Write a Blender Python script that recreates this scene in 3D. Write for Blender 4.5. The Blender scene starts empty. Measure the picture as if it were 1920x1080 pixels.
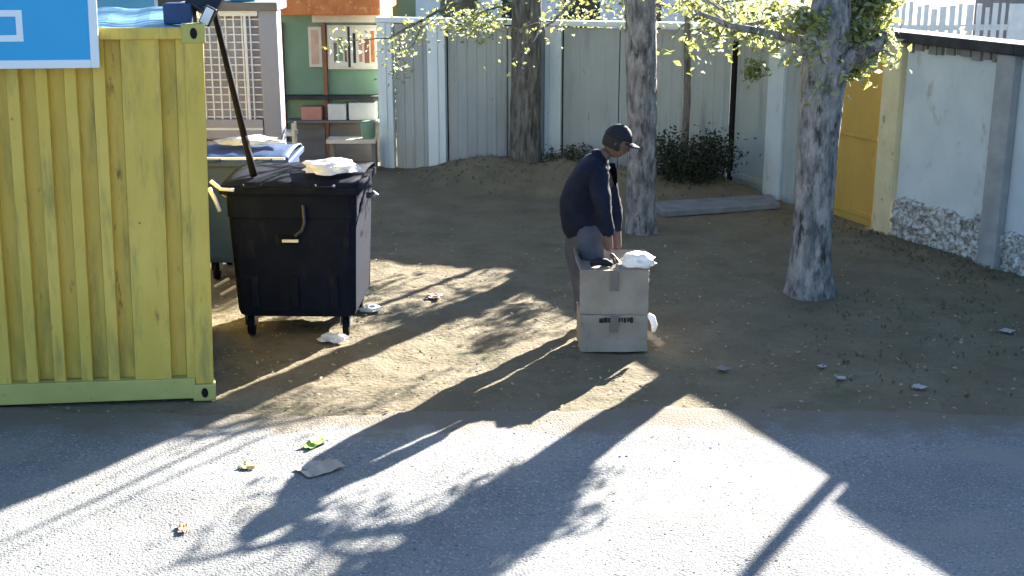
import bpy, math, random
from mathutils import Vector, Matrix, noise
R = math.radians
sc = bpy.context.scene
C = sc.collection
# ---------------------------------------------------------------- camera
PITCH = R(15.6); FPX = 2400.0; CAMH = 3.0
cam = bpy.data.cameras.new('camera'); camo = bpy.data.objects.new('camera', cam); C.objects.link(camo)
camo.location = (0, 0, CAMH); camo.rotation_euler = (R(90) - PITCH, 0, 0)
cam.sensor_width = 36; cam.lens = FPX / 1920 * 36; cam.clip_end = 1000; cam.clip_start = .1
sc.camera = camo
# ---------------------------------------------------------------- world and sun
SUN_AZ = R(32.0)          # to the right of the +Y view direction
SUN_EL = R(21.5)
w = bpy.data.worlds.new("World"); sc.world = w; w.use_nodes = True
nt = w.node_tree; bg = nt.nodes['Background']
sky = nt.nodes.new('ShaderNodeTexSky'); sky.sky_type = 'NISHITA'; sky.sun_disc = False
sky.sun_elevation = SUN_EL; sky.sun_rotation = SUN_AZ
sky.ozone_density = 4.5
nt.links.new(sky.outputs[0], bg.inputs[0]); bg.inputs[1].default_value = 0.05
sd = bpy.data.lights.new('sun', 'SUN'); sd.energy = 5.0; sd.angle = R(0.5); sd.color = (1, .955, .885)
so = bpy.data.objects.new('sun', sd); C.objects.link(so)
sv = Vector((math.sin(SUN_AZ) * math.cos(SUN_EL), math.cos(SUN_AZ) * math.cos(SUN_EL), math.sin(SUN_EL)))
so.rotation_euler = sv.to_track_quat('Z', 'Y').to_euler(); so.location = (8, 12, 12)
sc.view_settings.view_transform = 'Standard'; sc.view_settings.look = 'None'
sc.view_settings.exposure = 2.8; sc.view_settings.gamma = 1

# ---------------------------------------------------------------- helpers
def ray(px, py):
    a, b = px - 960, 540 - py
    c, s = math.cos(PITCH), math.sin(PITCH)
    return Vector((a, c * FPX + s * b, -s * FPX + c * b))
def G(px, py, z=0.0):                     # point of the plane at height z
    d = ray(px, py); t = (z - CAMH) / d.z
    return Vector((0, 0, CAMH)) + d * t
def P(px, py, Y):                         # point at distance Y
    d = ray(px, py); t = Y / d.y
    return Vector((0, 0, CAMH)) + d * t
WL = {}
class MB:
    def __init__(s): s.v = []; s.f = []; s.mi = []; s.cur = 0; s.sm = []
    def add(s, vs, fs, smooth=False):
        b = len(s.v); s.v += [Vector(v) for v in vs]
        for f in fs: s.f.append(tuple(b + i for i in f)); s.mi.append(s.cur); s.sm.append(smooth)
        return s
    def box(s, a, b, M=None):
        x0, y0, z0 = a; x1, y1, z1 = b
        vs = [Vector(q) for q in ((x0,y0,z0),(x1,y0,z0),(x1,y1,z0),(x0,y1,z0),(x0,y0,z1),(x1,y0,z1),(x1,y1,z1),(x0,y1,z1))]
        if M is not None: vs = [M @ v for v in vs]
        return s.add(vs, [(0,3,2,1),(4,5,6,7),(0,1,5,4),(1,2,6,5),(2,3,7,6),(3,0,4,7)])
    def bar(s, p, q, w, h=None):          # box bar between two points
        p, q = Vector(p), Vector(q); d = q - p; h = h or w
        M = Matrix.Translation(p) @ d.to_track_quat('Z', 'Y').to_matrix().to_4x4()
        return s.box((-w/2, -h/2, 0), (w/2, h/2, d.length), M)
    def tube(s, pts, rad, n=10, cap=True, wob=0.0, seed=0, fr=3.0):
        pts = [Vector(p) for p in pts]
        if not hasattr(rad, '__len__'): rad = [rad] * len(pts)
        base = len(s.v); vs = []; fs = []
        up = Vector((0, 0, 1)); prev = None
        for i, p in enumerate(pts):
            d = (pts[min(i+1, len(pts)-1)] - pts[max(i-1, 0)]).normalized()
            if prev is None:
                x = d.cross(Vector((0.31, .9, .1))).normalized()
            else:
                x = (prev - d * prev.dot(d)).normalized()
            prev = x; y = d.cross(x)
            for k in range(n):
                a = 2 * math.pi * k / n; o = x * math.cos(a) + y * math.sin(a)
                r = rad[i]
                if wob: r *= 1 + wob * noise.noise(Vector((math.cos(a) * 1.6 * fr / 3, math.sin(a) * 1.6 * fr / 3, p.length * fr)) + Vector((seed, seed, 0))) + wob * .7 * noise.noise(Vector((a * 4, p.length * 1.2, seed)))
                vs.append(p + o * r)
        for i in range(len(pts) - 1):
            for k in range(n):
                a = i * n + k; b = i * n + (k + 1) % n
                fs.append((a, b, b + n, a + n))
        if cap:
            fs.append(tuple(range(n))[::-1]); fs.append(tuple((len(pts)-1) * n + k for k in range(n)))
        return s.add(vs, fs, True)
    def lathe(s, c, prof, n=16, axis='Z'):
        c = Vector(c); vs = []; fs = []
        for r, h in prof:
            for k in range(n):
                a = 2 * math.pi * k / n
                v = Vector((r * math.cos(a), r * math.sin(a), h))
                if axis == 'X': v = Vector((v.z, v.x, v.y))
                if axis == 'Y': v = Vector((v.x, v.z, v.y))
                vs.append(c + v)
        for i in range(len(prof) - 1):
            for k in range(n):
                a = i * n + k; b = i * n + (k + 1) % n; fs.append((a, b, b + n, a + n))
        fs.append(tuple(range(n))); fs.append(tuple((len(prof)-1) * n + k for k in range(n)))
        return s.add(vs, fs, True)
    def build(s, name, mat, parent=None, loc=None, bevel=0, sub=0):
        me = bpy.data.meshes.new(name)
        L = Vector(loc) if loc is not None else (WL[parent.name] if parent else Vector((0, 0, 0)))
        me.from_pydata([v - L for v in s.v], [], s.f)
        mats = mat if isinstance(mat, (list, tuple)) else [mat]
        for m in mats: me.materials.append(m)
        for p, mi, sm in zip(me.polygons, s.mi, s.sm): p.material_index = mi; p.use_smooth = sm
        me.update()
        o = bpy.data.objects.new(name, me); C.objects.link(o)
        WL[o.name] = L
        if parent: o.parent = parent
        else: o.location = L
        if bevel:
            m = o.modifiers.new('Bevel', 'BEVEL'); m.width = bevel; m.segments = 2; m.limit_method = 'ANGLE'; m.harden_normals = False
        if sub:
            m = o.modifiers.new('Sub', 'SUBSURF'); m.levels = sub; m.render_levels = sub
        return o
def tag(o, label, cat, group=None):
    o['label'] = label; o['category'] = cat
    if group: o['group'] = group
    return o
def thing(name, loc, label, cat, group=None):
    o = bpy.data.objects.new(name, None); C.objects.link(o); o.location = loc; o.empty_display_size = .2
    WL[o.name] = Vector(loc); return tag(o, label, cat, group)
def structure(o): o['kind'] = 'structure'; return o
def copy_tree(o, parent=None):
    c = o.copy(); C.objects.link(c); c.parent = parent
    for ch in list(o.children): copy_tree(ch, c)
    return c

# ---------------------------------------------------------------- materials
def mat(name, col, col2=None, scale=8, rough=.75, metal=0, bump=0, bscale=60, stretch=(1,1,1), ramp=(.35,.65), detail=6, spec=.4, extra=None, bdist=.01, transl=0):
    m = bpy.data.materials.new(name); m.use_nodes = True; n = m.node_tree.nodes; l = m.node_tree.links
    b = n['Principled BSDF']; b.inputs['Roughness'].default_value = rough; b.inputs['Metallic'].default_value = metal
    b.inputs['Specular IOR Level'].default_value = spec
    tc = n.new('ShaderNodeTexCoord'); mp = n.new('ShaderNodeMapping'); mp.inputs['Scale'].default_value = stretch
    geo = n.new('ShaderNodeNewGeometry')
    l.new(geo.outputs['Position'], mp.inputs[0])
    last = None
    if col2 is not None:
        no = n.new('ShaderNodeTexNoise'); no.inputs['Scale'].default_value = scale; no.inputs['Detail'].default_value = detail; no.inputs['Roughness'].default_value = .6
        l.new(mp.outputs[0], no.inputs['Vector'])
        r = n.new('ShaderNodeValToRGB'); r.color_ramp.elements[0].position = ramp[0]; r.color_ramp.elements[1].position = ramp[1]
        r.color_ramp.elements[0].color = (*col, 1); r.color_ramp.elements[1].color = (*col2, 1)
        l.new(no.outputs[0], r.inputs[0]); last = r.outputs[0]
    if extra:                                  # a second layer: (colour, scale, lo, hi, stretch)
        for (c3, s3, lo, hi, st3) in extra:
            mp3 = n.new('ShaderNodeMapping'); mp3.inputs['Scale'].default_value = st3; l.new(geo.outputs['Position'], mp3.inputs[0])
            no3 = n.new('ShaderNodeTexNoise'); no3.inputs['Scale'].default_value = s3; no3.inputs['Detail'].default_value = 8; no3.inputs['Roughness'].default_value = .65
            l.new(mp3.outputs[0], no3.inputs['Vector'])
            mr = n.new('ShaderNodeMapRange'); mr.inputs['From Min'].default_value = lo; mr.inputs['From Max'].default_value = hi
            l.new(no3.outputs[0], mr.inputs[0])
            mx = n.new('ShaderNodeMix'); mx.data_type = 'RGBA'; l.new(mr.outputs[0], mx.inputs['Factor'])
            if last: l.new(last, mx.inputs['A'])
            else: mx.inputs['A'].default_value = (*col, 1)
            mx.inputs['B'].default_value = (*c3, 1); last = mx.outputs['Result']
    if last: l.new(last, b.inputs['Base Color'])
    else: b.inputs['Base Color'].default_value = (*col, 1)
    if bump:
        nb = n.new('ShaderNodeTexNoise'); nb.inputs['Scale'].default_value = bscale; nb.inputs['Detail'].default_value = 8; l.new(mp.outputs[0], nb.inputs['Vector'])
        bp = n.new('ShaderNodeBump'); bp.inputs['Strength'].default_value = bump; bp.inputs['Distance'].default_value = bdist
        l.new(nb.outputs[0], bp.inputs['Height']); l.new(bp.outputs[0], b.inputs['Normal'])
    if transl:
        tr = n.new('ShaderNodeBsdfTranslucent'); ms = n.new('ShaderNodeMixShader'); ms.inputs[0].default_value = transl
        if last: l.new(last, tr.inputs[0])
        else: tr.inputs[0].default_value = (*col, 1)
        l.new(b.outputs[0], ms.inputs[1]); l.new(tr.outputs[0], ms.inputs[2]); l.new(ms.outputs[0], n['Material Output'].inputs[0])
    return m
M = {}
M['dirt'] = mat('dirt', (.150,.122,.074), (.195,.162,.105), 2.2, .95, bump=.8, bscale=30, spec=.15, bdist=.014,
    extra=[((.10,.085,.06), 14, .55, .72, (1,1,1)), ((.30,.26,.19), 55, .60, .74, (1,1,1)), ((.08,.09,.045), 1.1, .58, .75, (1,1.6,1))])
M['asphalt'] = mat('asphalt', (.185,.187,.18), (.25,.25,.238), 1.3, .9, bump=1, bscale=75, spec=.25, bdist=.012,
    extra=[((.45,.45,.42), 60, .54, .66, (1,1,1)), ((.07,.075,.08), 48, .57, .68, (1,1,1)), ((.29,.27,.23), .9, .52, .70, (1,1,1))])
M['yellow'] = mat('olive_yellow_paint', (.58,.42,.07), (.67,.49,.10), 5, .55, bump=.15, bscale=25, stretch=(1,1,.35),
    extra=[((.36,.29,.07), 5, .50, .68, (2,2,.35)), ((.62,.56,.36), 26, .66, .72, (1.5,1.5,.5)), ((.20,.12,.04), 9, .64, .72, (1.2,1.2,.3)), ((.10,.07,.03), 24, .68, .73, (1,1,.7))])
M['rail'] = mat('pale_green_rail', (.42,.38,.10), (.50,.46,.14), 4, .6, extra=[((.16,.13,.07), 12, .6, .72, (1,1,1))])
M['roofblue'] = mat('blue_roof_sheet', (.07,.20,.30), (.10,.26,.36), 2, .6, extra=[((.2,.3,.35), 9, .6, .75, (1,1,1))])
M['signblue'] = mat('sign_blue', (.02,.34,.66), (.025,.37,.70), 1.5, .4)
M['signwhite'] = mat('sign_white', (.72,.8,.85), rough=.45)
M['black'] = mat('black_gap', (.006,.006,.007), rough=.9)  # near black, painted in for the dark of gaps, holes and undersides
M['darkmetal'] = mat('dark_metal', (.025,.028,.035), (.045,.048,.055), 20, .45, .6)
M['steel'] = mat('worn_steel', (.25,.25,.26), (.38,.38,.38), 30, .4, .8)
M['bin'] = mat('dumpster_plastic', (.007,.009,.017), (.010,.013,.024), 6, .8, spec=.06, extra=[((.035,.033,.03), 12, .58, .8, (1,1,.3)), ((.06,.055,.045), 40, .66, .72, (1,1,.5))], bump=.1, bscale=15)
M['binside'] = M['bin']
M['bluebin'] = mat('blue_bin_plastic', (.018,.045,.12), (.025,.06,.16), 7, .5, spec=.4)
M['bag'] = mat('white_plastic_bag', (.75,.75,.74), (.85,.85,.84), 14, .35, bump=.5, bscale=20, bdist=.02, transl=.25)
M['rubber'] = mat('rubber', (.006,.006,.007), rough=.8, spec=.1)
M['lilac'] = mat('grey_lilac_wall', (.32,.30,.34), (.40,.38,.42), 3, .8, bump=.15, bscale=30)
M['lattice'] = mat('white_lattice', (.7,.7,.7), (.8,.8,.8), 9, .5)
M['green'] = mat('green_panel', (.16,.26,.16), (.20,.32,.20), 3, .6)
M['orange'] = mat('orange_fascia', (.50,.13,.03), (.62,.20,.05), 6, .6, extra=[((.75,.42,.16), 14, .55, .7, (1,1,1))])
M['cream'] = mat('cream_trim', (.62,.54,.40), (.72,.64,.5), 6, .6)
M['poster'] = mat('cream_poster', (.66,.6,.45), (.72,.68,.55), 5, .5)
M['brown'] = mat('brown_paint', (.22,.09,.045), (.3,.12,.06), 8, .6)
M['ginger'] = mat('salmon_carton', (.48,.2,.14), (.55,.25,.18), 6, .8)
M['carton'] = mat('white_carton', (.62,.6,.52), (.7,.68,.6), 6, .7)
M['greybrown'] = mat('grey_brown_board', (.15,.13,.115), (.2,.18,.16), 3, .8, stretch=(1,1,4))
M['glass'] = mat('dark_glass', (.03,.04,.045), rough=.08, spec=.6)
M['sheet'] = mat('grey_blue_sheet', (.31,.335,.32), (.39,.42,.39), 1.2, .55, bump=.1, bscale=6, stretch=(1,1,.4),
    extra=[((.22,.23,.21), 3, .52, .75, (2,2,.25)), ((.2,.13,.08), 16, .66, .74, (1,1,.25))])
M['post'] = mat('pale_post', (.60,.67,.66), (.70,.75,.73), 3, .6, stretch=(1,1,.4), extra=[((.3,.31,.28), 12, .62, .75, (1,1,.4))])
M['beige'] = mat('beige_post', (.55,.47,.26), (.64,.56,.34), 5, .7, extra=[((.18,.15,.1), 14, .6, .7, (1,1,.5))])
M['ochre'] = mat('ochre_door', (.42,.26,.05), (.50,.31,.065), 3, .6, stretch=(1,1,.3), extra=[((.2,.15,.06), 9, .6, .75, (1,1,.3))])
M['plaster'] = mat('pale_blue_plaster', (.46,.51,.52), (.56,.61,.61), 1.6, .9, bump=.3, bscale=18,
    extra=[((.38,.38,.33), 6, .58, .7, (1,1,.6))])
M['brick'] = mat('crumbled_base', (.20,.19,.17), (.56,.57,.54), 22, .95, bump=.9, bscale=24, ramp=(.40,.60), bdist=.02, extra=[((.06,.06,.055), 30, .58, .66, (1,1,1.4))])
M['bark'] = mat('bark', (.08,.075,.06), (.24,.22,.18), 13, .95, bump=1, bscale=20, stretch=(1.6,1.6,.32), bdist=.035, spec=.1)
M['barkgrey'] = mat('weathered_grey_bark', (.13,.125,.12), (.40,.37,.34), 11, .95, bump=1, bscale=26, stretch=(1.3,1.3,.55), bdist=.03, spec=.1, extra=[((.06,.055,.05), 9, .55, .66, (1.4,1.4,.5))])
M['lime'] = mat('limewashed_bark', (.12,.13,.14), (.42,.47,.5), 12, .95, bump=1, bscale=18, stretch=(1.5,1.5,.35), bdist=.03, ramp=(.38,.62), spec=.1)
M['leaf'] = mat('yellow_green_leaf', (.20,.24,.05), (.42,.40,.12), 5, .55, transl=.5)
M['leafpale'] = mat('pale_leaf', (.22,.27,.14), (.5,.5,.32), 6, .5, transl=.5)
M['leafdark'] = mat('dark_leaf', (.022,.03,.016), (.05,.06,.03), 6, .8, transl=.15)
M['deadleaf'] = mat('dead_leaf', (.28,.2,.08), (.42,.36,.2), 9, .8)
M['grass'] = mat('dry_grass', (.13,.125,.075), (.22,.2,.13), 4, .9, transl=.3)
M['navy'] = mat('navy_jacket', (.008,.011,.022), (.014,.018,.032), 10, .8, bump=.5, bscale=14, bdist=.02, spec=.15)
M['trouser'] = mat('dark_grey_trousers', (.06,.065,.08), (.095,.10,.12), 8, .9, bump=.5, bscale=12, bdist=.02, spec=.15)
M['skin'] = mat('skin', (.12,.07,.05), (.16,.09,.065), 30, .6, bump=.3, bscale=60, bdist=.003)
M['hair'] = mat('dark_hair', (.012,.010,.009), rough=.7)
M['cap'] = mat('black_cap', (.010,.012,.015), rough=.8)
M['eye'] = mat('eye_white', (.6,.58,.55), rough=.3)
M['shoe'] = mat('shoe', (.02,.02,.02), rough=.6)
M['cardgrey'] = mat('grey_carton', (.29,.23,.17), (.38,.31,.235), 4, .85, bump=.15, bscale=30, extra=[((.2,.15,.11), 10, .6, .75, (1,1,.5))])
M['tape'] = mat('brown_tape', (.16,.14,.12), rough=.35)
M['ink'] = mat('dark_print', (.02,.02,.02), rough=.8)
M['concrete'] = mat('concrete', (.16,.165,.16), (.24,.245,.24), 5, .9, bump=.4, bscale=30)
M['white'] = mat('white_paint', (.75,.77,.78), (.62,.64,.66), 7, .6)
M['paper'] = mat('paper_scrap', (.34,.33,.3), (.42,.41,.38), 10, .7)
M['card'] = mat('pinkish_cardboard', (.40,.30,.24), (.5,.4,.32), 6, .85)
M['darkwall'] = mat('dark_grey_wall', (.10,.105,.12), (.15,.155,.17), 3, .85)
M['beam'] = mat('dark_beam', (.022,.022,.024), (.05,.05,.05), 9, .8)
M['greenscrap'] = mat('green_scrap', (.2,.33,.03), rough=.6)

def dirt_spill(m, y0, y1):
    # blown dirt lying over the far edge of the asphalt
    n = m.node_tree.nodes; l = m.node_tree.links; b = n['Principled BSDF']; src = b.inputs['Base Color'].links[0].from_socket
    geo = n.new('ShaderNodeNewGeometry'); sp = n.new('ShaderNodeSeparateXYZ'); l.new(geo.outputs['Position'], sp.inputs[0])
    no = n.new('ShaderNodeTexNoise'); no.inputs['Scale'].default_value = 3.2; no.inputs['Detail'].default_value = 9; no.inputs['Roughness'].default_value = .7; l.new(geo.outputs['Position'], no.inputs['Vector'])
    mr = n.new('ShaderNodeMapRange'); mr.inputs['From Min'].default_value = y0; mr.inputs['From Max'].default_value = y1; mr.inputs['To Min'].default_value = -.62; mr.inputs['To Max'].default_value = .30; l.new(sp.outputs[1], mr.inputs[0])
    ad = n.new('ShaderNodeMath'); ad.operation = 'ADD'; l.new(no.outputs[0], ad.inputs[0]); l.new(mr.outputs[0], ad.inputs[1])
    m2 = n.new('ShaderNodeMapRange'); m2.inputs['From Min'].default_value = .18; m2.inputs['From Max'].default_value = .42; l.new(ad.outputs[0], m2.inputs[0])
    mx = n.new('ShaderNodeMix'); mx.data_type = 'RGBA'; l.new(m2.outputs[0], mx.inputs['Factor']); l.new(src, mx.inputs['A']); mx.inputs['B'].default_value = (.185, .158, .12, 1); l.new(mx.outputs['Result'], b.inputs['Base Color'])
dirt_spill(M['asphalt'], 6.9, 8.0)
# ---------------------------------------------------------------- ground
def fbm(x, y, s): return noise.noise(Vector((x * s, y * s, 3.7)))
def bank(x, y):
    # low rough bank of earth along the back fence
    d = max(0, 1 - abs(y - 15.75 + .30 * (x + .2)) / .9)
    fx = max(0, min(1, (x + 1.3) / .8)) * max(0, min(1, (3.0 - x) / .7))
    return .27 * (d * d * (3 - 2 * d)) * fx * (1 + .5 * fbm(x, y, 1.6))
def edge_y(x): return 7.80 + .05 * math.sin(x * 1.3) + .10 * fbm(x, 0, 1.7) + .03 * fbm(x, 1, 9)
def zed(x, y):
    z = .012 * fbm(x, y, 1.1) + .006 * fbm(x, y, 5)
    k = max(0, min(1, (y - edge_y(x)) / .3))
    z += k * (.014 * fbm(x, y, 3.1) + .010 * fbm(x, y, 9) + .005 * fbm(x, y, 26))
    return z + bank(x, y)
def sheet(name, x0, x1, y0, y1, st, m, zf, keep=lambda x, y: True, z0=0):
    nx = int((x1 - x0) / st); ny = int((y1 - y0) / st); vs = []; fs = []; idx = {}
    for j in range(ny + 1):
        for i in range(nx + 1):
            x = x0 + i * st; y = y0 + j * st; vs.append((x, y, zf(x, y) + z0))
    for j in range(ny):
        for i in range(nx):
            if keep(x0 + (i + .5) * st, y0 + (j + .5) * st):
                a = j * (nx + 1) + i; fs.append((a, a + 1, a + nx + 2, a + nx + 1))
    b = MB(); b.add(vs, fs, True); return structure(b.build(name, m))
near = sheet('dirt_ground', -5.0, 6.4, 3.0, 18.2, .04, M['dirt'], zed)
b = MB()
b.add([(-300,-60,-.06),(300,-60,-.06),(300,500,-.06),(-300,500,-.06)], [(0,1,2,3)])
structure(b.build('ground', M['dirt']))
# asphalt: irregular far edge
vs = []; fs = []; N = 340; rows = 110
for i in range(N + 1):
    x = -6 + 13.5 * i / N; ye = edge_y(x)
    for j in range(rows + 1):
        t = j / rows; y = 2.0 + (ye - 2.0) * (t ** .9)
        z = zed(x, y) + (.012 if j < rows else -.01)
        vs.append((x, y, z))
for i in range(N):
    for j in range(rows):
        a = i * (rows + 1) + j; fs.append((a, a + rows + 1, a + rows + 2, a + 1))
b = MB(); b.add(vs, fs, True); structure(b.build('asphalt_road', M['asphalt']))

# ---------------------------------------------------------------- container
cr = G(402, 752); cr.z = 0                       # near right foot
yaw = R(6.0); ax = Vector((math.cos(yaw), math.sin(yaw), 0)); sx = Vector((-math.sin(R(14.5)), math.cos(R(14.5)), 0))
CH = 2.43; CL = 5.6; CW = 2.35
def cp(u, v, z): return cr - ax * (u - .034 * z) + sx * v + Vector((0, 0, z))   # u to the left along the front, v inwards
cont = thing('shipping_container', cp(CL/2, CW/2, 0), 'olive yellow corrugated shipping container filling the left of the yard', 'container')
def cbox(mb, u0, u1, v0, v1, z0, z1):
    vs = [cp(u0,v0,z0),cp(u1,v0,z0),cp(u1,v1,z0),cp(u0,v1,z0),cp(u0,v0,z1),cp(u1,v0,z1),cp(u1,v1,z1),cp(u0,v1,z1)]
    return mb.add(vs, [(0,1,2,3),(7,6,5,4),(4,5,1,0),(5,6,2,1),(6,7,3,2),(7,4,0,3)])
# corrugated wall
def corr(mb, fn, L, z0, z1, wide=None, period=.172, dep=.062, zs=14, u0=0.0):
    prof = []; u = u0
    while u < L:
        if wide and abs(u - wide[0]) < period * .5:
            prof += [(u, 0), (u + wide[1], 0)]; u += wide[1]; continue
        prof += [(u, 0), (u + period * .40, 0), (u + period * .45, dep), (u + period * .95, dep)]; u += period
    prof.append((min(u, L), 0)); vs = []; fs = []
    for k in range(zs + 1):
        z = z0 + (z1 - z0) * k / zs
        for (uu, dd) in prof:
            q = .006 * noise.noise(Vector((uu * 5, z * 3, 1))) + .012 * noise.noise(Vector((uu * 1.6, z * 1.3, 9)))
            vs.append(fn(uu, dd + q, z))
    n = len(prof)
    for k in range(zs):
        for i in range(n - 1):
            a = k * n + i; fs.append((a + n, a + n + 1, a + 1, a))
    mb.add(vs, fs)
b = MB(); corr(b, lambda u, d, z: cp(u, d + .02, z), CL - .1, .16, CH - .07, (.20, .16), u0=.10, zs=24)
corr(b, lambda u, d, z: cp(.02 + d, u, z), CW - .1, .16, CH - .07, u0=.1)
corr(b, lambda u, d, z: cp(CL - .02 - d, u, z), CW - .1, .16, CH - .07, u0=.1)
corr(b, lambda u, d, z: cp(u, CW - .02 - d, z), CL - .1, .16, CH - .07, u0=.1)
b.build('wall', M['yellow'], cont)
b = MB()
cbox(b, .12, CL - .12, -.006, .075, .025, .165); cbox(b, .12, CL - .12, CW - .08, CW, .025, .165)
cbox(b, 0.0, .08, .12, CW - .12, .025, .165); b.build('bottom_rail', M['rail'], cont, bevel=.006)
b = MB()
cbox(b, .12, CL - .12, -.004, .06, CH - .07, CH); cbox(b, .0, .06, .12, CW - .12, CH - .07, CH); b.build('top_rail', M['yellow'], cont, bevel=.006)
for (u, v) in ((0, 0), (CL - .12, 0), (0, CW - .12), (CL - .12, CW - .12)):
    b = MB(); cbox(b, u, u + .12, v, v + .12, .12, CH - .06); b.build('corner_post', M['yellow'], cont, bevel=.012)
    for z in (.0, CH - .12 + .02):
        b = MB(); cbox(b, u - .012, u + .135, v - .012, v + .135, z + .005, z + .12); cc = b.build('corner_casting', M['rail'], cont, bevel=.01)
        b = MB(); c0 = cp(u + .06, v - .0125, z + .065)
        vs = [c0 - ax * (math.cos(a) * .022) + Vector((0, 0, math.sin(a) * .034)) for a in [k * math.pi / 8 for k in range(16)]]
        b.add(vs + [q - sx * .002 for q in vs], [tuple(range(16))[::-1], tuple(range(16, 32))]); b.build('casting_hole', M['black'], cc)
b = MB()
vs = []; fs = []; n = 60
for i in range(n + 1):
    u = .06 + (CL - .12) * i / n; zz = CH - .012 + (.014 if (i // 2) % 2 else 0)
    vs += [cp(u, .06, zz), cp(u, CW - .06, zz)]
for i in range(n): fs.append((2*i, 2*i+1, 2*i+3, 2*i+2))
b.add(vs, fs); b.build('roof', M['roofblue'], cont)
# black slab standing in for the shade line under the container's foot
b = MB(); cbox(b, .3, CL - .3, .10, CW - .1, -.03, .03); b.build('foot_shade', M['black'], cont)

# sign board on the container
sgn = thing('sign_board', cp(1.9, -.04, 2.2), 'bright blue sign board with white border fixed to the container top', 'sign')
su = (cr - P(178, 60, 7.72)).dot(ax) + .105; SB0 = 2.205; SB1 = 3.02; SL = 2.9
b = MB(); cbox(b, su, su + SL, -.075, -.035, SB0, SB1); b.build('panel', M['signblue'], sgn)
b = MB(); e = .045
cbox(b, su - .006, su + e, -.085, -.030, SB0 - .006, SB1 + .006); cbox(b, su + e, su + SL, -.085, -.030, SB0 - .006, SB0 + e); cbox(b, su + e, su + SL, -.085, -.030, SB1 - e, SB1 + .006)
b.build('border', M['signwhite'], sgn, bevel=.005)
b = MB()   # square emblem: white ring
eu = su + .43; ez0 = 2.36; ez1 = 2.545; t = .038; ew = .26
for (u0, u1, z0, z1) in ((eu, eu + t, ez0, ez1), (eu + ew - t, eu + ew, ez0, ez1), (eu + t, eu + ew - t, ez0, ez0 + t), (eu + t, eu + ew - t, ez1 - t, ez1)):
    cbox(b, u0, u1, -.079, -.0751, z0, z1)
b.build('emblem', M['signwhite'], sgn)
for u in (su + .3, su + 1.4, su + 2.5):
    b = MB(); cbox(b, u, u + .04, -.035, .0, SB0 + .05, SB1 - .1); b.build('bracket', M['darkmetal'], sgn)

# floodlight on the container corner
fl = P(372, 18, 8.3)
fo = thing('floodlight', (fl.x, fl.y, CH), 'small dark floodlight with pale glass on the container corner', 'floodlight')
b = MB(); b.tube([(fl.x - .03, fl.y, CH - .02), (fl.x - .03, fl.y, CH + .10)], .018); b.bar((fl.x - .13, fl.y, CH + .10), (fl.x + .07, fl.y, CH + .10), .03); b.build('bracket', M['darkmetal'], fo)
Mh = Matrix.Translation((fl.x + .04, fl.y, CH + .14)) @ Matrix.Rotation(R(28), 4, 'Y') @ Matrix.Rotation(R(-25), 4, 'X')
b = MB(); b.box((-.10, -.03, -.07), (.10, .05, .09), Mh); b.build('housing', M['darkmetal'], fo, bevel=.008)
for k in range(4): pass
gl = P(388, 30, 8.05)
b = MB(); Mg = Matrix.Translation(gl) @ Matrix.Rotation(R(28), 4, 'Y'); b.box((-.026, -.006, -.052), (.026, .006, .05), Mg); b.build('glass', M['white'], fo, bevel=.004)
b = MB(); b.box((-.034, .007, -.06), (.034, .05, .058), Mg); b.bar(gl + Vector((0, .04, .03)), (fl.x, fl.y, CH + .12), .02); b.build('lamp_head', M['darkmetal'], fo, bevel=.004)
b = MB(); b.box((-.16, -.05, 0), (.02, .10, .13), Matrix.Translation((fl.x - .05, fl.y - .02, CH - .0))); b.build('ballast_box', M['bluebin'], fo, bevel=.01)

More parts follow.
